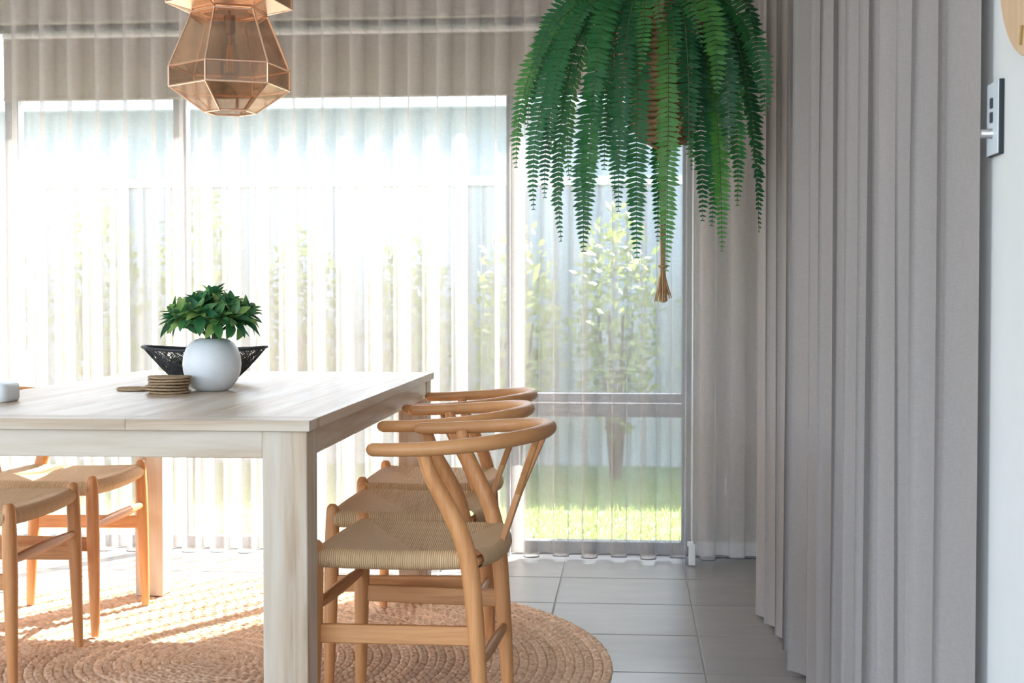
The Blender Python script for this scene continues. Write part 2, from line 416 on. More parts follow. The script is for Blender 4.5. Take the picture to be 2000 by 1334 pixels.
# windows: charcoal aluminium frames with panes
FY0, FY1 = YW+0.045, YW+0.105
posts = [(-3.9, -3.85), (-2.583, -2.527), (-1.872, -1.818), (-0.504, -0.452), (0.200, 0.236)]
for k in range(4):
    a0, a1 = posts[k]; b0, b1 = posts[k+1]
    wroot = empty('window_%d' % (k+1), ((a1+b0)/2, YW+0.075, 0)); struct(wroot, ['far left window panel behind the sheer', 'window panel between the two left posts', 'wide window panel in the middle behind the sheer', 'right window panel with a heavy mid rail'][k], 'window')
    cx = (a1+b0)/2; y0, y1 = FY0-(YW+0.075), FY1-(YW+0.075)
    MB().box(a0-cx, a1-cx, y0, y1, 0, WZ).build('post', M['frame'], wroot, smooth=False, bevel=0.003)
    if k == 3: MB().box(b0-cx, b1-cx, y0, y1, 0, WZ).build('post', M['frame'], wroot, smooth=False, bevel=0.003)
    MB().box(a1-cx, b0-cx, y0, y1, 0.0, 0.045).build('bottom_rail', M['frame'], wroot, smooth=False, bevel=0.003)
    MB().box(a1-cx, b0-cx, y0, y1, 2.122, 2.139).build('top_rail', M['frame'], wroot, smooth=False, bevel=0.003)
    if k == 3:
        MB().box(a1-cx, b0-cx, y0, y1, 0.548, 0.642).build('mid_rail', M['frame'], wroot, smooth=False, bevel=0.003)
        MB().box(a1-cx, b0-cx, y0-0.006, y0, 0.603, 0.607).build('reflection_strip', M['knob'], wroot, smooth=False)  # thin bright strip standing in for a reflection line on the mid rail
        MB().box(a1-cx, b0-cx, -0.003, 0.003, 0.045, 0.548).build('pane', M['glass'], wroot, smooth=False)
        MB().box(a1-cx, b0-cx, -0.003, 0.003, 0.642, WZ).build('pane', M['glass'], wroot, smooth=False)
    else:
        MB().box(a1-cx, b0-cx, -0.003, 0.003, 0.045, WZ).build('pane', M['glass'], wroot, smooth=False)

# ------------------------------------------------------------------ outside
GZ = -0.14
struct(MB().box(-14, 8, 5.86, 6.55, GZ-0.1, GZ+0.02).build('paving', M['paving'], smooth=False), 'pale paved strip outside the window', 'paving')
struct(MB().box(-16, 10, 6.55, 16, GZ-0.1, GZ).build('lawn', M['lawn'], smooth=False), 'green lawn outside the window', 'lawn')
gr = MB()
for _ in range(26000):
    x = random.uniform(-3.2, 1.4); y = random.uniform(6.58, 9.0); h = random.uniform(0.02, 0.05); a = random.uniform(0, PI)
    dx, dy = math.cos(a)*0.004, math.sin(a)*0.004; b = len(gr.v); lx, ly = random.uniform(-.02, .02), random.uniform(-.02, .02)
    gr.v += [(x-dx, y-dy, GZ), (x+dx, y+dy, GZ), (x+lx, y+ly, GZ+h)]; gr.f.append((b, b+1, b+2))
g = gr.build('grass', M['hedge'], smooth=False); g['kind'] = 'stuff'; tag(g, 'short green grass blades on the lawn', 'grass')
# unseen wall added to keep the sun off the right part of the sheer
struct(MB().box(0.36, 0.56, YW+0.2, 6.87, GZ, 2.7).build('wall_sun_block', M['house'], smooth=False), 'unseen outside wall right of the window, added to shade the sheer', 'wall')
struct(MB().box(-6, 2.0, YW+0.2, 6.20, 2.275, 2.42).build('shade_eave', M['roof'], smooth=False), 'outside eave above the window, added to shade the sheer', 'shade_eave')  # slab out of view, added to lower the shadow edge on the sheer
fe = empty('steel_fence', (-1.5, 9.8, GZ)); tag(fe, 'pale grey steel fence with white top rail behind the hedge', 'fence')
pm = MB()
for k in range(12):
    x0 = -0.6+k*0.1; pm.box(x0, x0+0.07, -0.02, 0.0, 0, 1.93); pm.box(x0+0.07, x0+0.10, 0.0, 0.012, 0, 1.93)
pm_me = pm.mesh('panel', M['fence'], smooth=False)
for k in range(-7, 8):
    put('panel', pm_me, fe, loc=(k*1.2, 0, 0))
    MB().box(k*1.2-0.63, k*1.2-0.57, -0.035, 0.03, 0, 1.95).build('post', M['fence'], fe, smooth=False)
MB().box(-9, 9.6, -0.04, 0.035, 1.93, 1.99).build('top_rail', M['trim_white'], fe, smooth=False)
ho = empty('neighbour_house', (-1.5, 13.0, GZ)); tag(ho, 'pale neighbouring house with light metal roof beyond the fence', 'house')
MB().box(-11, 9, 0, 4, 0, 2.9).build('wall', M['house'], ho, smooth=False)
MB().box(-11.4, 9.4, -0.62, -0.5, 2.82, 2.92).build('gutter', M['trim_white'], ho, smooth=False)
rf = MB()
for k in range(104):
    x = -11.4+k*0.2
    rf.box(x, x+0.14, -0.001, 0, 0, 0)
rf = MB(); nx = 416
rf.grid(lambda i, j: (-11.4+20.8*i/nx, lerp(-0.55, 4.0, j), lerp(2.91, 4.7, j) + 0.02*(1 if i % 4 < 2 else 0)), nx+1, 2)
rf.build('roof', M['roof'], ho, smooth=False)
def bush(name, cx, cy, rx, ry, hz, n, label, lo=0.15):
    r = empty(name, (cx, cy, GZ)); tag(r, label, 'shrub', 'hedge shrubs by the fence')
    b = MB()
    for k in range(4):
        a = k*PI/2+0.4; b.tube([(0.02*math.cos(a), 0.02*math.sin(a), 0), (rx*.4*math.cos(a), ry*.4*math.sin(a), hz*.6)], [0.018, 0.008], 6)
    b.build('stem', M['bark'], r)
    l = MB()
    for _ in range(n):
        while True:
            p = Vector((random.uniform(-1, 1), random.uniform(-1, 1), random.uniform(-1, 1)))
            if 0.45 < p.length < 1: break
        c = Vector((p.x*rx, p.y*ry, hz*(lo+(1-lo)*(p.z*.5+.5))))
        d = Vector((random.gauss(0, 1), random.gauss(0, 1), random.gauss(0, .7)+.4)).normalized(); s = d.orthogonal().normalized()
        L = random.uniform(.05, .09); b0 = len(l.v)
        l.v += [tuple(c), tuple(c+d*L*.5+s*L*.25), tuple(c+d*L), tuple(c+d*L*.5-s*L*.25)]; l.f.append((b0, b0+1, b0+2, b0+3))
    f = l.build('foliage', M['hedge'], r, smooth=False); f['kind'] = 'stuff'
    return r
bl = ['yellow green shrub outside, behind the left edge of the sheer', 'yellow green shrub outside, behind the left window post', 'tall yellow green shrub outside, right of the left window post', 'shrub outside, straight behind the bulbous white vase', 'yellow green shrub outside, above the middle of the table end', 'shrub outside, just left of the right window post', 'bright green shrub outside under the hanging fern', 'leafy shrub outside at the right window edge']
bx = [-4.3, -3.55, -2.85, -2.15, -1.45, -0.75, -0.1, 0.6]
bh = [1.75, 1.85, 1.95, 1.6, 1.55, 1.65, 1.75, 1.55]
for k in range(8):
    bush('hedge_shrub', bx[k], 9.2+random.uniform(-.15, .15), 0.295, 0.34, bh[k], 900, bl[k])

# ------------------------------------------------------------------ roller blind, curtains
br = empty('roller_blind', (-1.15, YW+0.02, 2.098)); tag(br, 'taupe roller blind half lowered across the top of the window', 'blind')
MB().box(-1.423, 1.335, -0.002, 0.002, -0.255, -0.012).build('blind_cloth', M['blind'], br, smooth=False)
MB().tube([(-1.423, 0.0, -0.258), (1.335, 0, -0.258)], 0.008, 8).build('bottom_bar', M['blind'], br)
MB().tube([(-1.423, 0.0, 0.0), (1.335, 0, 0.0)], 0.013, 10).build('roller', M['trim_white'], br)

rnd = random.Random(3)
def sheer():
    P = 0.1138; x0 = -4.03; nw = 40; per = 20
    nz = 22; ztop, zbot = ZC-0.01, 0.018
    jit = [rnd.uniform(-.010, .010) for _ in range(nw*2+4)]; amp = [rnd.uniform(.85, 1.15) for _ in range(nw*2+4)]
    jx = [rnd.uniform(-.10, .10) for _ in range(nw*2+4)]
    b = MB(); n = nw*per+1
    def fn(i, j):
        th = 2*PI*i/per; k = int(i*2/per+0.5)
        zt = j/(nz-1); z = lerp(ztop, zbot, zt**1.0)
        x = x0+P*i/per
        low = max(0, (zt-0.25)/0.75)
        wr = min(1, max(0, (x+0.62)/0.2))*low
        A = 0.040*(1+0.35*low)*lerp(1, amp[k], low)
        c = math.cos(th)
        if wr > 0:
            lobe = int((th+PI/2)//PI)
            if lobe % 4 == 2: A *= (1-0.75*wr)
            if lobe % 4 == 1 or lobe % 4 == 3: A *= (1-0.15*wr)
        xx = x+0.0118*math.sin(2*th)*(1+.1*low)+jit[k]*0.35*low*abs(math.cos(th))
        y = 5.535-A*c
        zz = z
        return (xx, y, zz)
    b.grid(fn, n, nz)
    hem = MB().tube([fn(i, nz-1) for i in range(n)], 0.0022, 5)
    return b, hem
sb, hem = sheer()
o = sb.build('sheer_curtain', M['sheer'], angle=None); hem.build('hem', M['hem'], o)
tag(o, 'pleated translucent sheer curtain across the whole window', 'curtain')

# linen curtain along the right wall: fold tips (x, y) read off the hem
tips = [(0.462, 5.30), (0.462, 5.18), (0.452, 5.05), (0.440, 4.92), (0.425, 4.78), (0.404, 4.60), (0.412, 4.48), (0.430, 4.33), (0.440, 4.14), (0.434, 3.93), (0.458, 3.78),
        (0.468, 3.62), (0.475, 3.46), (0.475, 3.27), (0.482, 3.12), (0.480, 2.97), (0.484, 2.84), (0.488, 2.71), (0.492, 2.57), (0.500, 2.42)]
pl = [(0.535, 5.36)]
for k, (x, y) in enumerate(tips):
    pl.append((x, y)); pl.append((x+0.014, y-0.014))
    y2 = tips[k+1][1] if k+1 < len(tips) else 2.32
    if k+1 < len(tips): pl.append((min(0.540, x+0.050+0.006*math.sin(k*2.3)), lerp(y, y2, 0.74)))
pl += [(0.535, 2.35), (0.546, 2.305)]
def curt(path, zt, zb, nz, seed):
    r = random.Random(seed); n = len(path); sub = 9
    ph = [r.uniform(0, 6.28) for _ in range(n)]
    rows = []
    for j in range(nz):
        t = j/(nz-1); pts = []
        for k, (x, y) in enumerate(path):
            dx = 0.005*math.sin(ph[k]+t*3.0)*t
            dy = 0.010*math.sin(ph[k]*1.7+t*2.2)
            pts.append(((min(x+dx, 0.545)), y+dy, lerp(zt, zb, t)))
        # sharpen the fold: smooth polyline with overhanging tips
        rows.append(catmull(pts, sub))
    b = MB(); nu = len(rows[0])
    b.grid(lambda i, j: rows[j][i], nu, nz)
    return b
o = curt(pl, ZC-0.01, 0.010, 20, 5).build('linen_curtain', M['linen'], angle=None)
tag(o, 'grey linen curtain with vertical folds along the right wall', 'curtain')

bc = empty('blind_cord', (0.232, 5.452, 0.0)); tag(bc, 'white vertical blind cord with a block weight at the floor', 'cord')
MB().tube([(0, 0, 0.08), (0, 0, 2.5)], 0.003, 8).build('cord', M['trim_white'], bc)
MB().box(-0.013, 0.013, -0.008, 0.008, 0.004, 0.085).build('weight', M['trim_white'], bc, smooth=False, bevel=0.003)
MB().box(-0.018, 0.006, -0.006, 0.006, 0.075, 0.095).build('clip', M['trim_white'], bc, smooth=False, bevel=0.002)
ou = empty('cord_cleat', (0.374, YW, 0.285)); tag(ou, 'small white cord cleat low on the wall behind the sheer', 'cleat')
MB().box(-0.006, 0.006, -0.008, 0, -0.032, 0.032).build('base', M['trim_white'], ou, smooth=False, bevel=0.002)
for z in (-1, 1): MB().tube([(0, -0.008, z*0.012), (0, -0.018, z*0.016), (0, -0.020, z*0.036)], [0.0045, 0.004, 0.003], 8).build('horn', M['trim_white'], ou)

# ------------------------------------------------------------------ rug
RC, RR = (-1.22, 3.90), 1.19
rug = empty('round_rug', (RC[0], RC[1], 0)); tag(rug, 'round braided jute rug under the dining table', 'rug')
BW = 0.026; nr = int(RR/BW)
for k in range(nr):
    r0 = BW*(k+0.5); lobes = max(3, int(2*PI*r0/0.034)); na = lobes*6; ph = random.uniform(0, 6.28)
    vs = [-1, -.8, -.45, 0, .45, .8, 1]
    b = MB()
    def fn(i, j, r0=r0, lobes=lobes, na=na, ph=ph):
        v = vs[j]; a = 2*PI*i/na; u = a*lobes
        side = 1 if v > 0 else -1
        s = math.sin(u+ph-side*0.0+abs(v)*1.7+(PI if v > 0 else 0))
        h = math.sqrt(max(0, 1-abs(v)**2.4))
        z = 0.001+0.0085*h*(1+0.42*s*(0.35+0.65*min(1, abs(v)*2)))
        if v == 0: z = 0.0070+0.0022*math.sin(2*u+2*ph)
        if abs(v) == 1: z = 0.001
        rr = r0+v*BW*0.52+0.0016*math.sin(u*0.5+k*2)*0.6
        return (rr*math.cos(a), rr*math.sin(a), z)
    b.grid(fn, na, len(vs), closed_u=True)
    b.build('braid', M['jute'], rug, angle=None)

# ------------------------------------------------------------------ table
TBX0, TBX1, TBY0, TBY1, TZ = -1.693, -0.6726, 2.927, 4.806, 0.775
tb = empty('dining_table', ((TBX0+TBX1)/2, (TBY0+TBY1)/2, 0.012)); tag(tb, 'long whitewashed timber dining table with square legs', 'table')
hx, hy = (TBX1-TBX0)/2, (TBY1-TBY0)/2; z0 = -0.012
nb = 8; pw = 2*hx/nb
for k in range(nb):
    MB().box(-hx+pw*k+0.0003, -hx+pw*(k+1)-0.0003, -hy+0.1005, hy-0.1005, TZ-0.0227+z0, TZ+z0).build('plank', M['table_y'], tb, smooth=False, bevel=0.0007)
for s in (-1, 1):
    ya, yb = (-hy, -hy+0.1) if s < 0 else (hy-0.1, hy)
    for xa, xb in ((-hx, 0.1135), (0.1140, hx)):
        MB().box(xa, xb, ya, yb, TZ-0.0227+z0, TZ+z0).build('end_board', M['table_x'], tb, smooth=False, bevel=0.0012)
LG = 0.0965
for sx in (-1, 1):
    for sy in (-1, 1):
        MB().box(sx*(hx-0.008)-LG*(sx > 0), sx*(hx-0.008)+LG*(sx < 0), sy*(hy-0.012)-LG*(sy > 0), sy*(hy-0.012)+LG*(sy < 0), 0, TZ-0.0227+z0).build('leg', M['table_z'], tb, smooth=False, bevel=0.003)
for s in (-1, 1):
    MB().box(-hx+0.008+LG, hx-0.008-LG, s*(hy-0.026)-0.011, s*(hy-0.026)+0.011, TZ-0.0815+z0, TZ-0.0227+z0).build('apron', M['table_x'], tb, smooth=False, bevel=0.002)
    MB().box(s*(hx-0.022)-0.011, s*(hx-0.022)+0.011, -hy+0.012+LG, hy-0.012-LG, TZ-0.0815+z0, TZ-0.0227+z0).build('apron', M['table_y'], tb, smooth=False, bevel=0.002)

# ------------------------------------------------------------------ chairs
def seat_mesh():
    """woven seat: four triangular fields sinking to the middle, rolled over the rails"""
    def corner(a, b):       # a: -1 rear .. 1 front ; b: -1..1 lateral
        x = lerp(-0.135, 0.212, (a+1)/2); w = lerp(0.188, 0.212, (a+1)/2)
        bow = -0.030*(1-b*b)*max(0, (1-a)/2)**1.0 + 0.010*(1-b*b)*max(0, (1+a)/2)
        return x+bow, b*w
    n = 14; rings = [0.0, 0.12, 0.25, 0.4, 0.55, 0.7, 0.85, 0.95, 1.0]
    verts = []; faces = []; uvs = []
    roll = [(0.30, 0.1), (0.65, 0.35), (0.93, 0.75), (1.0, 1.2), (0.8, 1.75), (0.35, 2.1), (-0.3, 2.2), (-0.9, 2.0)]
    R = 0.0205
    for s in range(4):
        base = len(verts)
        cols = []
        for i in range(n+1):
            q = -1+2*i/n
            a1, b1 = [(1, q), (q, -1), (-1, -q), (-q, 1)][s]
            cx, cy = corner(0, 0)
            ex, ey = corner(a1, b1)
            nx, ny = [(1, 0), (0, -1), (-1, 0), (0, 1)][s]
            ln = (0.424, 0.347, 0.376, 0.347)[s]
            col = []
            for m in rings:
                x, y = lerp(cx, ex, m), lerp(cy, ey, m)
                z = 0.4635-0.038*(1-m)**0.9-0.006*(1-m*m)+ (0.004*(q*q) if m > .9 else 0.004*q*q*m)
                col.append(((x, y, z), (q*m*ln/2, m*ln/2)))
            for k, (o_, d_) in enumerate(roll):
                x, y = ex+nx*R*o_, ey+ny*R*o_
                z = 0.4635+0.004*q*q-R*d_
                col.append(((x, y, z), (q*ln/2, ln/2+0.01*(k+1))))
            cols.append(col)
        m_ = len(cols[0])
        for col in cols:
            for p, uv in col: verts.append(p); uvs.append(uv)
        for i in range(n):
            for j in range(m_-1):
                faces.append((base+i*m_+j, base+i*m_+j+1, base+(i+1)*m_+j+1, base+(i+1)*m_+j))
    me = bpy.data.meshes.new('woven_seat'); me.from_pydata(verts, [], faces); me.update()
    uvl = me.uv_layers.new(name='UVMap')
    for lp in me.loops: uvl.data[lp.index].uv = uvs[lp.vertex_index]
    me.materials.append(M['cord']); me.polygons.foreach_set('use_smooth', [True]*len(me.polygons))
    return me
def make_chair():
    r = empty('wishbone_chair', (0, 0, 0))
    for s in (-1, 1):
        pr = [(0.0118, 0.0), (0.0135, 0.03), (0.0165, 0.15), (0.0195, 0.30), (0.0192, 0.40), (0.0178, 0.455), (0.0168, 0.468), (0.0140, 0.477), (0.0085, 0.4825), (0.0, 0.484)]
        pts = [(0.228-0.010*z/0.48, s*(0.222-0.010*z/0.48), z) for _, z in pr]
        MB().tube(pts, [max(q, 0.0006) for q, _ in pr], 14).build('front_leg', M['beech_z'], r)
    for s in (-1, 1):
        ctl = [(-0.155, s*0.195, 0.0), (-0.148, s*0.196, 0.15), (-0.138, s*0.198, 0.30), (-0.127, s*0.201, 0.42), (-0.108, s*0.206, 0.50), (-0.076, s*0.214, 0.57), (-0.046, s*0.226, 0.63), (-0.030, s*0.240, 0.685)]
        pts = catmull(ctl, 5); nn = len(pts)
        rad = [interp(p.z, [(0, 0.0128), (0.15, 0.0175), (0.40, 0.0205), (0.52, 0.0205), (0.62, 0.0175), (0.69, 0.0145)]) for p in pts]
        MB().tube(pts, rad, 14).build('rear_leg', M['beech_z'], r)
    half = [(0.080, 0.250, 0.690), (0.03, 0.2545, 0.691), (-0.04, 0.254, 0.694), (-0.12, 0.240, 0.700), (-0.19, 0.205, 0.707), (-0.242, 0.145, 0.713), (-0.268, 0.075, 0.716)]
    ctl = half+[(-0.275, 0, 0.717)]+[(x, -y, z) for x, y, z in reversed(half)]
    pts = catmull(ctl, 5)
    rad = [interp(p.x, [(-0.275, 0.0175), (-0.15, 0.0165), (0.08, 0.0148)]) for p in pts]
    # rounded ends
    e0, e1 = pts[0]-pts[1], pts[-1]-pts[-2]; e0.normalize(); e1.normalize()
    pts = [pts[0]+e0*0.013, pts[0]+e0*0.009]+pts+[pts[-1]+e1*0.009, pts[-1]+e1*0.013]
    rad = [0.0055, 0.011]+rad+[0.011, 0.0055]
    MB().tube(pts, rad, 16).build('arm_rail', M['beech_rail'], r)
    # Y shaped splat, bent plywood ribbon
    sp = MB()
    def xz(t): return (lerp(-0.160, -0.262, t)+0.004*math.sin(PI*t), lerp(0.425, 0.708, t))
    def ribbon(tab):
        nn = len(tab); th = 0.0075; b0 = len(sp.v)
        for t, yc, hw in tab:
            x, z = xz(t)
            sp.v += [(x-th, yc-hw, z), (x+th, yc-hw, z), (x+th, yc+hw, z), (x-th, yc+hw, z)]
        for i in range(nn-1):
            a = b0+i*4
            for k in range(4): sp.f.append((a+k, a+(k+1) % 4, a+4+(k+1) % 4, a+4+k))
        sp.f.append((b0+3, b0+2, b0+1, b0)); e = b0+(nn-1)*4; sp.f.append((e, e+1, e+2, e+3))
    ribbon([(0, 0, 0.019), (0.15, 0, 0.0175), (0.3, 0, 0.018), (0.42, 0, 0.021), (0.5, 0, 0.024), (0.55, 0, 0.020)])
    for s in (-1, 1):
        ribbon([(0.44, s*0.009, 0.010), (0.52, s*0.015, 0.0105), (0.62, s*0.030, 0.0105), (0.74, s*0.052, 0.010), (0.87, s*0.072, 0.0105), (1.0, s*0.084, 0.012)])
    sp.build('splat', M['beech_z'], r, bevel=0.002)
    put('woven_seat', seat_mesh(), r)
    for s in (-1, 1):
        b = MB(); n_ = 6
        pa, pb = Vector((0.226, s*0.217, 0.277)), Vector((-0.142, s*0.1975, 0.277))
        for i in range(n_):
            t = i/(n_-1); p = pa.lerp(pb, t); hh = 0.021
            b.v += [(p.x, p.y-0.008, p.z-hh), (p.x, p.y+0.008, p.z-hh), (p.x, p.y+0.008, p.z+hh), (p.x, p.y-0.008, p.z+hh)]
        for i in range(n_-1):
            for k in range(4): b.f.append((i*4+k, i*4+(k+1) % 4, i*4+4+(k+1) % 4, i*4+4+k))
        b.f.append((3, 2, 1, 0)); e = (n_-1)*4; b.f.append((e, e+1, e+2, e+3))
        b.build('side_stretcher', M['beech_x'], r, bevel=0.003)
    MB().tube([(0.222, y, 0.333) for y in (-0.216, -0.11, 0, 0.11, 0.216)], [0.0085, 0.0115, 0.0125, 0.0115, 0.0085], 12, flat=[1.25]*5).build('front_stretcher', M['beech_y'], r)
    MB().tube([(-0.145, y, 0.21) for y in (-0.193, -0.1, 0, 0.1, 0.193)], [0.008, 0.011, 0.012, 0.011, 0.008], 12, flat=[1.25]*5).build('rear_stretcher', M['beech_y'], r)
    MB().tube([(-0.137, -0.2, 0.440), (-0.160, -0.1, 0.440), (-0.168, 0, 0.440), (-0.160, 0.1, 0.440), (-0.137, 0.2, 0.440)], 0.011, 10).build('seat_rail', M['beech_y'], r)
    return r
chair0 = make_chair()
spots = [(-0.467, 3.29, PI-math.radians(3.3), 'nearest wishbone chair on the right side, closest to the front table leg'),
         (-0.555, 3.84, PI, 'middle wishbone chair of the three along the right side of the table'),
         (-0.583, 4.39, PI+math.radians(0.6), 'farthest wishbone chair on the right side, close to the window'),
         (-1.835, 3.78, 0.0, 'wishbone chair on the left side, cut off by the left picture edge'),
         (-1.832, 4.345, 0.0, 'sunlit wishbone chair on the left side, nearest the window')]
allc = []
for k, (x, y, a, lab) in enumerate(spots):
    c = chair0 if k == 0 else copy_tree(chair0)
    c.location = (x, y, 0.0125); c.rotation_euler = (0, 0, a); tag(c, lab, 'chair', 'wishbone chairs around the dining table')

# ------------------------------------------------------------------ things on the table
prof = [(0.0, 0.0), (0.040, 0.0), (0.046, 0.002), (0.060, 0.012), (0.074, 0.032), (0.082, 0.055), (0.0845, 0.078), (0.082, 0.102), (0.074, 0.124), (0.062, 0.140), (0.048, 0.149), (0.036, 0.152), (0.034, 0.150), (0.034, 0.14), (0.045, 0.12), (0.06, 0.06), (0.0, 0.02)]
v = MB().lathe(prof, 48).build('round_vase', M['white_ceramic'], loc=(-1.218, 4.05, TZ)); tag(v, 'round white ceramic vase holding green leaves on the table', 'vase')
def leaf_mesh():
    b = MB(); ts = [0, .12, .3, .5, .7, .88, 1]; wd = [.10, .45, .85, 1.0, .82, .42, 0.02]; L, W = 0.072, 0.0155
    for t, w_ in zip(ts, wd):
        zc = -0.016*t*t
        b.v += [(L*t, -W*w_, zc+0.006*w_), (L*t, 0, zc), (L*t, W*w_, zc+0.006*w_)]
    for i in range(len(ts)-1):
        a = i*3; b.f += [(a, a+1, a+4, a+3), (a+1, a+2, a+5, a+4)]
    return b.mesh('leaf', M['leaf'], angle=None)
lm = leaf_mesh()
pt = empty('leaf_bouquet', (-1.218, 4.05, TZ+0.13)); tag(pt, 'dense bunch of pointed green leaves in the round vase', 'plant')
st = MB(); rl = random.Random(11)
heads = []
for k in range(21):
    if k == 0: az, sp_ = 0, 0
    elif k < 8: az, sp_ = k*2*PI/7, 0.055
    else: az, sp_ = k*2*PI/13+.3, 0.098
    hz = 0.142-0.55*sp_ + rl.uniform(-.012, .012)
    hp = Vector((sp_*math.cos(az), sp_*math.sin(az), hz)); heads.append((hp, az, sp_))
    st.tube(catmull([(0.008*math.cos(az), 0.008*math.sin(az), -0.06), (0.018*math.cos(az), 0.018*math.sin(az), 0.03), tuple(hp)], 4), 0.0022, 6)
st.build('stems', M['rachis'], pt)
for hp, az, sp_ in heads:
    nrm = Vector((math.cos(az)*sp_*7, math.sin(az)*sp_*7, 1)).normalized()
    q = nrm.to_track_quat('Z', 'X')
    for j in range(19):
        a = j*2.39996+rl.uniform(-.2, .2); el = lerp(-0.25, 1.15, j/18)+rl.uniform(-.15, .15)
        rot = q.to_matrix() @ Matrix.Rotation(a, 3, 'Z') @ Matrix.Rotation(-el, 3, 'Y') @ Matrix.Rotation(rl.uniform(-.5, .5), 3, 'X')
        o = put('leaf', lm, pt); sc = rl.uniform(.85, 1.2)*lerp(1.0, .7, j/18)
        o.matrix_local = Matrix.Translation(hp+nrm*(0.012*(j/18)-0.01)) @ rot.to_4x4() @ Matrix.Scale(sc, 4)

# black wire boat bowl
bw = empty('wire_bowl', (-1.353, 4.42, TZ)); tag(bw, 'black wire mesh boat shaped bowl behind the vase', 'bowl')
def bs(u, t):      # u angle, t 0 base .. 1 rim
    s = lerp(0.46, 1.0, t**0.85); L, W = 0.200*s, 0.105*s
    c, sn = math.cos(u), math.sin(u)
    return Vector((L*math.copysign(abs(c)**1.15, c), W*sn, 0.006+0.098*t+0.010*abs(c)**3*t))
MB().tube([bs(2*PI*i/72, 1.0) for i in range(72)], 0.0052, 8, closed=True).build('rim', M['black_wire'], bw)
MB().tube([bs(2*PI*i/60, 0.0) for i in range(60)], 0.0036, 8, closed=True).build('base_ring', M['black_wire'], bw)
wm = MB(); rb = random.Random(4)
for k in range(270):
    u0 = rb.uniform(0, 2*PI); du = rb.choice((-1, 1))*rb.uniform(.15, 1.1); ta, tbb = (0, 1) if k % 3 else (rb.uniform(0, .6), rb.uniform(.4, 1))
    wm.tube([bs(u0+du*i/7, lerp(ta, tbb, i/7)) for i in range(8)], 0.0014, 4, cap=False)
for k in range(16):
    y = -0.04+0.08*k/15; a = math.asin(max(-1, min(1, y/0.0484)))
    wm.tube([(-0.08*math.cos(a), y, 0.005), (0.08*math.cos(a), y+rb.uniform(-.01, .01), 0.005)], 0.0011, 4, cap=False)
wm.build('wire_mesh', M['black_wire'], bw)
def lump(r0, amp, seed, k=6):
    rr = random.Random(seed); b = MB(); off = [rr.uniform(0, 6) for _ in range(6)]
    nu, nv = 28, 18
    def fn(i, j):
        u, vv = 2*PI*i/nu, PI*j/(nv-1)
        d = r0*(1+amp*(math.sin(k*u+off[0])*math.sin(k*vv+off[1])+.6*math.sin(11*u+off[2])*math.sin(9*vv+off[3])))
        return (d*math.sin(vv)*math.cos(u), d*math.sin(vv)*math.sin(u), d*math.cos(vv))
    b.grid(fn, nu, nv, closed_u=True); return b
tag(lump(0.034, .10, 1).build('moss_ball', M['moss'], loc=(-1.435, 4.41, TZ+0.045)), 'small green moss ball inside the wire bowl', 'ball')
tag(lump(0.030, .06, 2).build('rattan_ball', M['rattan_ball'], loc=(-1.250, 4.43, TZ+0.062)), 'small brown ball at the right end of the wire bowl', 'ball')

def coaster_mesh(seed):
    b = MB(); rr = random.Random(seed); seg = 44; prof = []
    nc = 6; R = 0.060; w_ = R/nc
    prof = [(0.0005, 0.0005)]
    top = []
    for k in range(nc):
        for q in (0.15, 0.5, 0.85): top.append((w_*(k+q), 0.0075-(0.0 if q == .5 else 0.0016)))
    prof = [(0.0005, 0.0006), (R-0.003, 0.0006), (R-0.0006, 0.002), (R, 0.004), (R-0.0008, 0.006)]+list(reversed(top))+[(0.0005, 0.0065)]
    b.lathe(prof, seg)
    b.v = [(x*(1+.018*math.sin(3*math.atan2(y, x)+seed)), y*(1+.018*math.sin(2*math.atan2(y, x)+seed*2)), z+0.0006*math.sin(14*math.atan2(y, x)+seed*z*4000)+0.0008*math.sin(2*math.atan2(y, x)+seed)*math.hypot(x, y)/R) for x, y, z in b.v]
    return b.mesh('jute_coaster', M['coaster'], angle=60)
names = ['bottom', 'second lowest', 'third lowest', 'fourth lowest', 'second highest', 'topmost']
for k in range(6):
    o = put('jute_coaster', coaster_mesh(k+1), loc=(-1.31+random.uniform(-.004, .004)+0.0008*k, 3.93+random.uniform(-.003, .003), TZ+0.0008+0.0083*k), rot=(0, 0, k*1.1))
    tag(o, names[k]+' round jute coaster of the stack left of the vase', 'coaster', 'stack of jute coasters')
o = put('jute_coaster', coaster_mesh(9), loc=(-1.440, 4.045, TZ+0.001), rot=(0, 0, .4)); tag(o, 'single jute coaster lying flat left of the coaster stack', 'coaster')

d = MB()
def rr_rect(hw, hd, r, n=5):
    out = []
    for cx, cy, a0 in ((hw-r, hd-r, 0), (-hw+r, hd-r, PI/2), (-hw+r, -hd+r, PI), (hw-r, -hd+r, 3*PI/2)):
        for i in range(n+1): a = a0+PI/2*i/n; out.append((cx+r*math.cos(a), cy+r*math.sin(a)))
    return out
lv = [(0.92, 0.0), (0.97, 0.003), (1.0, 0.009), (1.0, 0.036), (0.985, 0.043), (0.95, 0.0475), (0.93, 0.046), (0.92, 0.03), (0.90, 0.008)]
loop = rr_rect(0.07, 0.05, 0.02); nl = len(loop)
d.grid(lambda i, j: (loop[i][0]*lv[j][0], loop[i][1]*lv[j][0], lv[j][1]), nl, len(lv), closed_u=True)
d.f.append(tuple(reversed(range(nl)))); d.f.append(tuple((len(lv)-1)*nl+i for i in range(nl)))
o = d.build('ceramic_dish', M['white_ceramic'], loc=(-1.679, 3.59, TZ)); tag(o, 'white ceramic dish at the left picture edge on the table', 'dish')

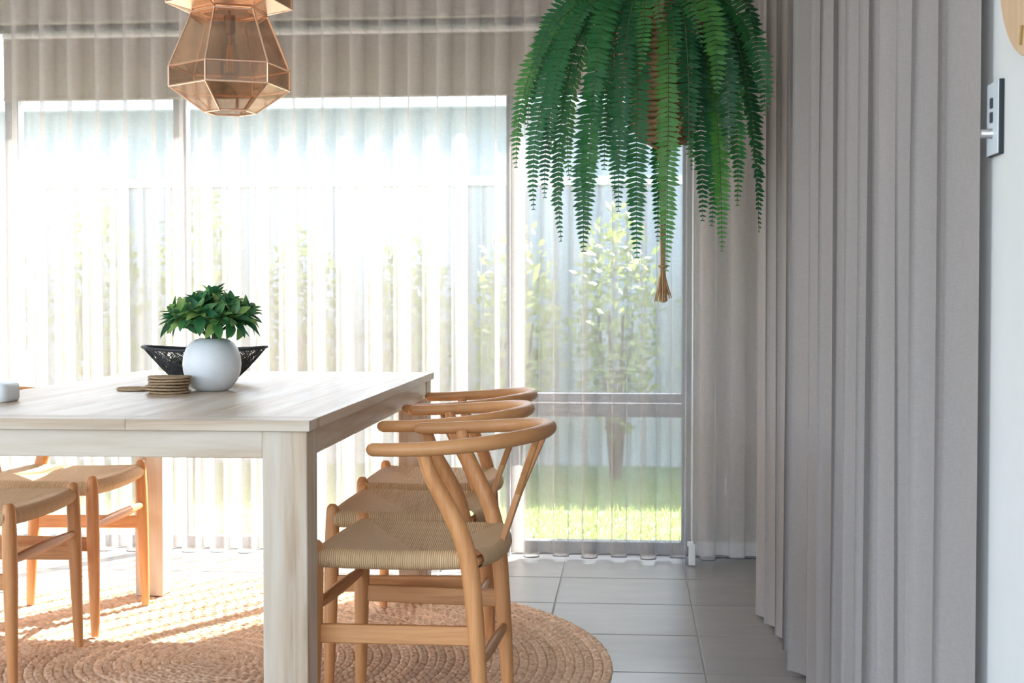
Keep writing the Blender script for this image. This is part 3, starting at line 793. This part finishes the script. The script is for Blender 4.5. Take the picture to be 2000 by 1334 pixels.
# the things on the table stand a little nearer and smaller than first measured
K = 0.946
for o in list(COL.objects):
    if o.parent is None and o.name.split('.')[0] in ('round_vase', 'leaf_bouquet', 'wire_bowl', 'moss_ball', 'rattan_ball', 'jute_coaster', 'ceramic_dish'):
        o.location = (o.location.x*K, o.location.y*K, TZ+(o.location.z-TZ)*K); o.scale = (K, K, K)

# ------------------------------------------------------------------ pendant lamp
PX, PY = -1.202, 4.20
pn = empty('pendant_lamp', (PX, PY, ZC)); tag(pn, 'faceted copper and tinted glass pendant lamp above the table', 'lamp')
ROT = math.radians(23)
def hexa(r, z): return [Vector((r*math.cos(ROT+k*PI/3), r*math.sin(ROT+k*PI/3), z-ZC)) for k in range(6)]
def tier(levels, pane_m, bar=0.0032):
    fr = MB(); rings = [hexa(r, z) for r, z in levels]
    for i, R in enumerate(rings):
        for k in range(6):
            fr.tube([R[k], R[(k+1) % 6]], bar, 6)
            if i+1 < len(rings): fr.tube([R[k], rings[i+1][k]], bar, 6)
    fr.build('frame', M['copper'], pn, angle=50)
    for i in range(len(rings)-1):
        for k in range(6):
            q = [rings[i][k], rings[i][(k+1) % 6], rings[i+1][(k+1) % 6], rings[i+1][k]]
            nr_ = (q[1]-q[0]).cross(q[3]-q[0]).normalized()*0.0012
            b = MB(); b.v = [tuple(p+nr_) for p in q]+[tuple(p-nr_) for p in q]
            b.f = [(0,1,2,3),(7,6,5,4),(0,4,5,1),(1,5,6,2),(2,6,7,3),(3,7,4,0)]
            b.build('pane', pane_m[i], pn, smooth=False)
bg_, cp = M['bronze_glass'], M['copper']
tier([(0.076, 1.585), (0.179, 1.657), (0.179, 1.716), (0.112, 1.878)], [bg_, bg_, bg_])
tier([(0.084, 1.878), (0.186, 1.903), (0.186, 1.965), (0.060, 2.13)], [cp, bg_, bg_])
MB().tube([(0, 0, 2.13-ZC), (0, 0, -0.02)], 0.006, 10).build('rod', M['copper'], pn)
MB().lathe([(0.0, 2.11-ZC), (0.062, 2.118-ZC), (0.062, 2.135-ZC), (0.02, 2.16-ZC), (0.006, 2.18-ZC)], 24).build('cap', M['copper'], pn)
MB().lathe([(0.055, -0.025), (0.055, -0.001), (0.0, -0.001)], 32).build('ceiling_rose', M['copper'], pn)
MB().tube([(0, 0, 2.13-ZC), (0, 0, 1.87-ZC)], 0.004, 8).build('lamp_wire', M['socket'], pn)
MB().lathe([(0.0, 1.875-ZC), (0.017, 1.873-ZC), (0.017, 1.825-ZC), (0.014, 1.818-ZC), (0.0, 1.818-ZC)], 20).build('lamp_socket', M['socket'], pn)
bu = MB().lathe([(0.013, 1.82-ZC), (0.016, 1.80-ZC), (0.024, 1.765-ZC), (0.031, 1.725-ZC), (0.031, 1.705-ZC), (0.024, 1.688-ZC), (0.010, 1.680-ZC), (0.0, 1.679-ZC)], 24).build('light_bulb', M['bulb_glass'], pn)
fm = MB()
for k in range(6):
    a = k*PI/3; fm.tube([(0.007*math.cos(a), 0.007*math.sin(a), 1.785-ZC), (0.011*math.cos(a), 0.011*math.sin(a), 1.705-ZC)], 0.0018, 6)
fm.tube([(0, 0, 1.815-ZC), (0, 0, 1.785-ZC)], 0.004, 8)
fm.build('filament', M['filament'], bu)

# ------------------------------------------------------------------ hanging fern
FX, FY = 0.088, 4.08
def pw_(px, py, d):   # a point at distance d read off the photo
    p, y = math.radians(1.897), math.radians(4.815)
    fw = Vector((-math.sin(y)*math.cos(p), math.cos(y)*math.cos(p), -math.sin(p))); rt = Vector((math.cos(y), math.sin(y), 0)); up = rt.cross(fw)
    v = fw+rt*((px-1000)/2777.8)+up*((667-py)/2777.8)
    return Vector((0, 0, H))+v*(d/v.y)
bk = empty('hanging_basket', (FX, FY, 1.47)); tag(bk, 'brown coiled wicker basket hanging inside the fern', 'basket')
for k in range(26):
    t = k/25; r = 0.055+0.085*t**0.55; b = MB(); na = 60; ph = random.uniform(0, 6)
    b.tube([((r+0.0015*math.sin(i*2*PI*14/na+ph+(k % 2)*PI))*math.cos(2*PI*i/na), (r+0.0015*math.sin(i*2*PI*14/na+ph+(k % 2)*PI))*math.sin(2*PI*i/na), 0.008+0.0155*k+0.0015*math.sin(i*2*PI*3/na+ph)) for i in range(na)], 0.0085, 6, closed=True)
    b.build('coil', M['wicker'], bk)
MB().lathe([(0.0, 0.0), (0.055, 0.002), (0.055, 0.010), (0.0, 0.010)], 24).build('base', M['wicker'], bk)
MB().lathe([(0.0, 0.375), (0.12, 0.375), (0.134, 0.385), (0.0, 0.400)], 24).build('soil', M['soil'], bk)
mh = empty('macrame_hanger', (FX, FY, 1.02)); tag(mh, 'brown jute macrame hanger with long tassel below the fern', 'plant hanger')
rm = random.Random(8); zb = 0.445
for k in range(4):
    a = k*PI/2+0.5; c, s = math.cos(a), math.sin(a)
    b = MB(); pts = catmull([(0, 0, zb-0.02), (0.045*c, 0.045*s, zb), (0.08*c, 0.08*s, zb+0.02), (0.145*c, 0.145*s, zb+0.14), (0.158*c, 0.158*s, zb+0.36), (0.155*c, 0.155*s, zb+0.48), (0.08*c, 0.08*s, 1.2), (0.004*c, 0.004*s, 1.50)], 8)
    for q in range(3):
        b.tube([p+Vector((0.003*math.cos(i*.9+q*2.1), 0.003*math.sin(i*.9+q*2.1), 0)) for i, p in enumerate(pts)], 0.0026, 5)
    b.build('rope', M['jute_cord'], mh)
kb = MB()
for q in range(4): kb.tube([(0.012*math.cos(2*PI*i/20), 0.012*math.sin(2*PI*i/20), zb-0.012-q*0.009+0.002*math.sin(i)) for i in range(20)], 0.0055, 6, closed=True)
kb.build('knot', M['jute_cord'], mh)
ts = MB()
for k in range(44):
    a = rm.uniform(0, 2*PI); r = 0.010*math.sqrt(rm.random()); e = rm.uniform(0.6, 2.9); c, s = math.cos(a), math.sin(a)
    zend = rm.uniform(-0.004, 0.02)
    ts.tube(catmull([(r*c, r*s, zb-0.03), (r*c*.95, r*s*.95, zb-0.17), (r*c*.7, r*s*.7, 0.10), (r*c*1.3, r*s*1.3, 0.055), (r*c*e, r*s*e, zend)], 4), 0.0017, 4)
ts.build('tassel', M['jute_cord'], mh)
MB().tube([(0.010*math.cos(2*PI*i/16), 0.010*math.sin(2*PI*i/16), 0.10) for i in range(16)], 0.004, 6, closed=True).build('tassel_binding', M['jute_cord'], mh)
MB().tube([(0, 0, 1.50), (0, 0, 1.528)], 0.004, 8).build('ceiling_hook', M['knob'], mh)

fn_ = empty('hanging_fern', (FX, FY, 1.85)); tag(fn_, 'large drooping green sword fern in a hanging basket', 'fern')
rf_ = random.Random(21)
def frond(P0, P1, P2, P3, wmax=0.044, twist=0.0, face=None):
    O = Vector((FX, FY, 1.85)); P = [Vector(p)-O for p in (P0, P1, P2, P3)]
    n = 40; pts = []
    for i in range(n+1):
        t = i/n; u = 1-t
        pts.append(P[0]*u**3+P[1]*3*u*u*t+P[2]*3*u*t*t+P[3]*t**3)
    lens = [0]
    for a, b in zip(pts, pts[1:]): lens.append(lens[-1]+(b-a).length)
    T = lens[-1]
    fr = MB().tube(pts[::2], [lerp(0.0022, 0.0008, i/20) for i in range(21)], 5).build('frond', M['rachis'], fn_)
    lf = MB(); m = int(T/0.0132); idx = 0
    hdir = (P[3]-P[0]); hdir.z = 0
    if hdir.length < 1e-3: hdir = Vector((1, 0, 0))
    hdir.normalize(); side0 = Vector((-hdir.y, hdir.x, 0)) if face is None else face
    nr0 = (hdir*0.35+Vector((rf_.uniform(-.35, .35), -0.75, 0.30))).normalized()
    for k in range(2, m+1):
        s = T*k/m
        while idx < n-1 and lens[idx+1] < s: idx += 1
        f = (s-lens[idx])/max(1e-6, lens[idx+1]-lens[idx]); p = pts[idx].lerp(pts[idx+1], f)
        t = (pts[idx+1]-pts[idx]).normalized()
        sd_ = t.cross(nr0).normalized(); nrm = t.cross(sd_)
        tw = twist*(s/T); sd_ = (sd_*math.cos(tw)+nrm*math.sin(tw)).normalized(); nrm = t.cross(sd_)
        q = s/T; L = wmax*min(1, .35+q*3.0)*(1-max(0, (q-.50)/.50)**2.2*.80)
        for sg in (-1, 1):
            dr = (sd_*sg*0.93+t*(0.28+rf_.uniform(-.10, .10))+nrm*rf_.uniform(-.28, .12)).normalized()
            wv = (t-dr*t.dot(dr)).normalized(); LL = L*rf_.uniform(.88, 1.08); W = 0.0074*min(1, LL/0.03)
            b0 = len(lf.v); dp = nrm*(-0.10*LL)
            for pp in (p-wv*W*.55, p+wv*W*.75, p+dr*LL*.55+wv*W*.95+dp*.2, p+dr*LL+wv*W*.2+dp, p+dr*LL*.55-wv*W*.75+dp*.2): lf.v.append(tuple(pp))
            lf.f += [(b0, b0+1, b0+2, b0+4), (b0+4, b0+2, b0+3)]
    o = lf.build('leaflets', M['fern'], fr, smooth=False); o['kind'] = 'stuff'
crown = Vector((0.062, FY, 1.875))
tipl = [  # px, py, distance, extra crest height (tips read off the photo)
 (1008, 326, 4.05, .00), (1042, 408, 3.98, .01), (1064, 385, 4.12, .02), (1096, 470, 4.0, .00), (1140, 490, 3.92, .02), (1148, 456, 3.84, .00),
 (1078, 300, 3.9, .02), (1112, 350, 4.2, .0), (1208, 412, 3.86, .02), (1244, 502, 3.90, .0), (1180, 330, 4.3, .02),
 (1302, 528, 3.90, .02), (1285, 470, 4.10, .01), (1372, 430, 3.94, .01), (1410, 490, 3.97, .0), (1440, 400, 3.95, .0),
 (1482, 452, 4.02, .01), (1494, 224, 4.0, .02), (1472, 320, 4.06, .0), (1476, 82, 4.0, .03), (1420, 300, 3.88, .02), (1350, 330, 4.35, .0),
 (1030, 250, 4.1, .03), (1060, 190, 4.25, .05), (1345, 300, 3.84, .0), (1400, 180, 3.84, .02), (1160, 240, 3.84, .02),
 (1200, 380, 4.35, .02), (1290, 400, 4.35, .0), (1390, 440, 4.22, .01), (1460, 150, 4.15, .04), (1045, 150, 3.98, .05)]
for k, (px, py, dd, ch) in enumerate(tipl):
    tip = pw_(px, py, dd); h = Vector((tip.x-crown.x, tip.y-crown.y, 0)); hl = h.length; hd = h.normalized() if hl > 1e-3 else Vector((0, -1, 0))
    P0 = crown+hd*min(0.05, hl*.3)+Vector((rf_.uniform(-.02, .02), rf_.uniform(-.02, .02), rf_.uniform(-.01, .03)))
    drop = crown.z-tip.z
    P1 = P0+hd*max(hl*0.60, 0.10)+Vector((0, 0, 0.03+ch+rf_.uniform(-.02, .03)))
    P2 = tip+Vector((0, 0, drop*0.48+0.02))+hd*(0.015+rf_.uniform(-.025, .025))
    frond(P0, P1, P2, tip, rf_.uniform(.036, .046), rf_.uniform(-.5, .5), face=None if hl > .22 else (Vector((1, 0, 0))*.85+Vector((-hd.y, hd.x, 0))*.3).normalized())
# short young fronds at the front of the crown, and the upright ones above
for (px, py, dd, sx) in ((1250, 142, 3.86, -1), (1326, 118, 3.84, 1), (1215, 120, 3.9, -1), (1290, 60, 3.84, 1), (1370, 90, 3.88, 1), (1160, 110, 3.92, -1)):
    tip = pw_(px, py, dd); P0 = crown+Vector((0.02*sx, -0.03, 0.03)); P1 = P0+Vector((0.02*sx, -0.08, 0.06)); P2 = tip+Vector((-0.02*sx, -0.01, 0.10))
    frond(P0, P1, P2, tip, 0.030, .3, face=Vector((0.9, 0.3, 0)).normalized())
for k in range(14):
    a = k*2.39996; c, s = math.cos(a), math.sin(a); R_ = rf_.uniform(.16, .34)
    P0 = crown+Vector((0.03*c, 0.03*s, 0.01)); tip = crown+Vector((R_*c*1.0, R_*s*.8, rf_.uniform(-.12, .12)))
    if tip.x > 0.36: tip.x = 0.36
    frond(P0, P0+Vector((0.06*c, 0.06*s, .22)), P0+Vector((R_*.7*c, R_*.7*s, .26)), tip, .038, rf_.uniform(-.4, .4))

# ------------------------------------------------------------------ right wall: switch and clock
sw = empty('fan_switch', (XR, 2.268, 1.312)); tag(sw, 'wall control plate with steel knob on the white right wall', 'switch')
MB().box(-0.0075, 0, -0.035, 0.035, -0.057, 0.057).build('back_plate', M['plate_edge'], sw, smooth=False, bevel=0.001)
MB().box(-0.0095, -0.0076, -0.034, 0.035, -0.056, 0.056).build('face_plate', M['plate_face'], sw, smooth=False, bevel=0.001)
for z in (0.024, 0.002): MB().box(-0.0125, -0.0094, -0.004, 0.006, z-0.008, z+0.008).build('button', M['plate_edge'], sw, smooth=False, bevel=0.001)
kn = MB(); kn.tube([(-0.009, 0.002, -0.023), (-0.012, 0.002, -0.023), (-0.024, 0.002, -0.023), (-0.026, 0.002, -0.023)], [0.0085, 0.0075, 0.0070, 0.006], 20).build('knob', M['knob'], sw)
ck = empty('wall_clock', (XR, 2.018, 1.556)); tag(ck, 'round pale wooden wall clock cut off at the top right corner', 'clock')
b = MB(); prof = [(0.0, 0.0), (0.186, 0.0), (0.187, 0.002), (0.187, 0.018), (0.185, 0.020), (0.0, 0.020)]
b.lathe(prof, 64); b.v = [(-z, x, y) for x, y, z in b.v]; b.build('clock_face', M['clock_wood'], ck, angle=30)
for k in range(4):
    a = k*PI/2+0.279; c, s = math.cos(a), math.sin(a)
    b = MB(); b.tube([(-0.021, 0.145*c, 0.145*s), (-0.021, 0.172*c, 0.172*s)], 0.003, 6); b.build('hour_mark', M['brass'], ck)
for a, L in ((2.0, .08), (0.6, .11)): MB().tube([(-0.024, 0, 0), (-0.024, L*math.cos(a), L*math.sin(a))], 0.003, 6).build('hand', M['brass'], ck)
b = MB().lathe([(0.0, 0.018), (0.008, 0.018), (0.008, 0.030), (0.0, 0.030)], 16); b.v = [(-z, x, y) for x, y, z in b.v]; b.build('hub', M['brass'], ck)
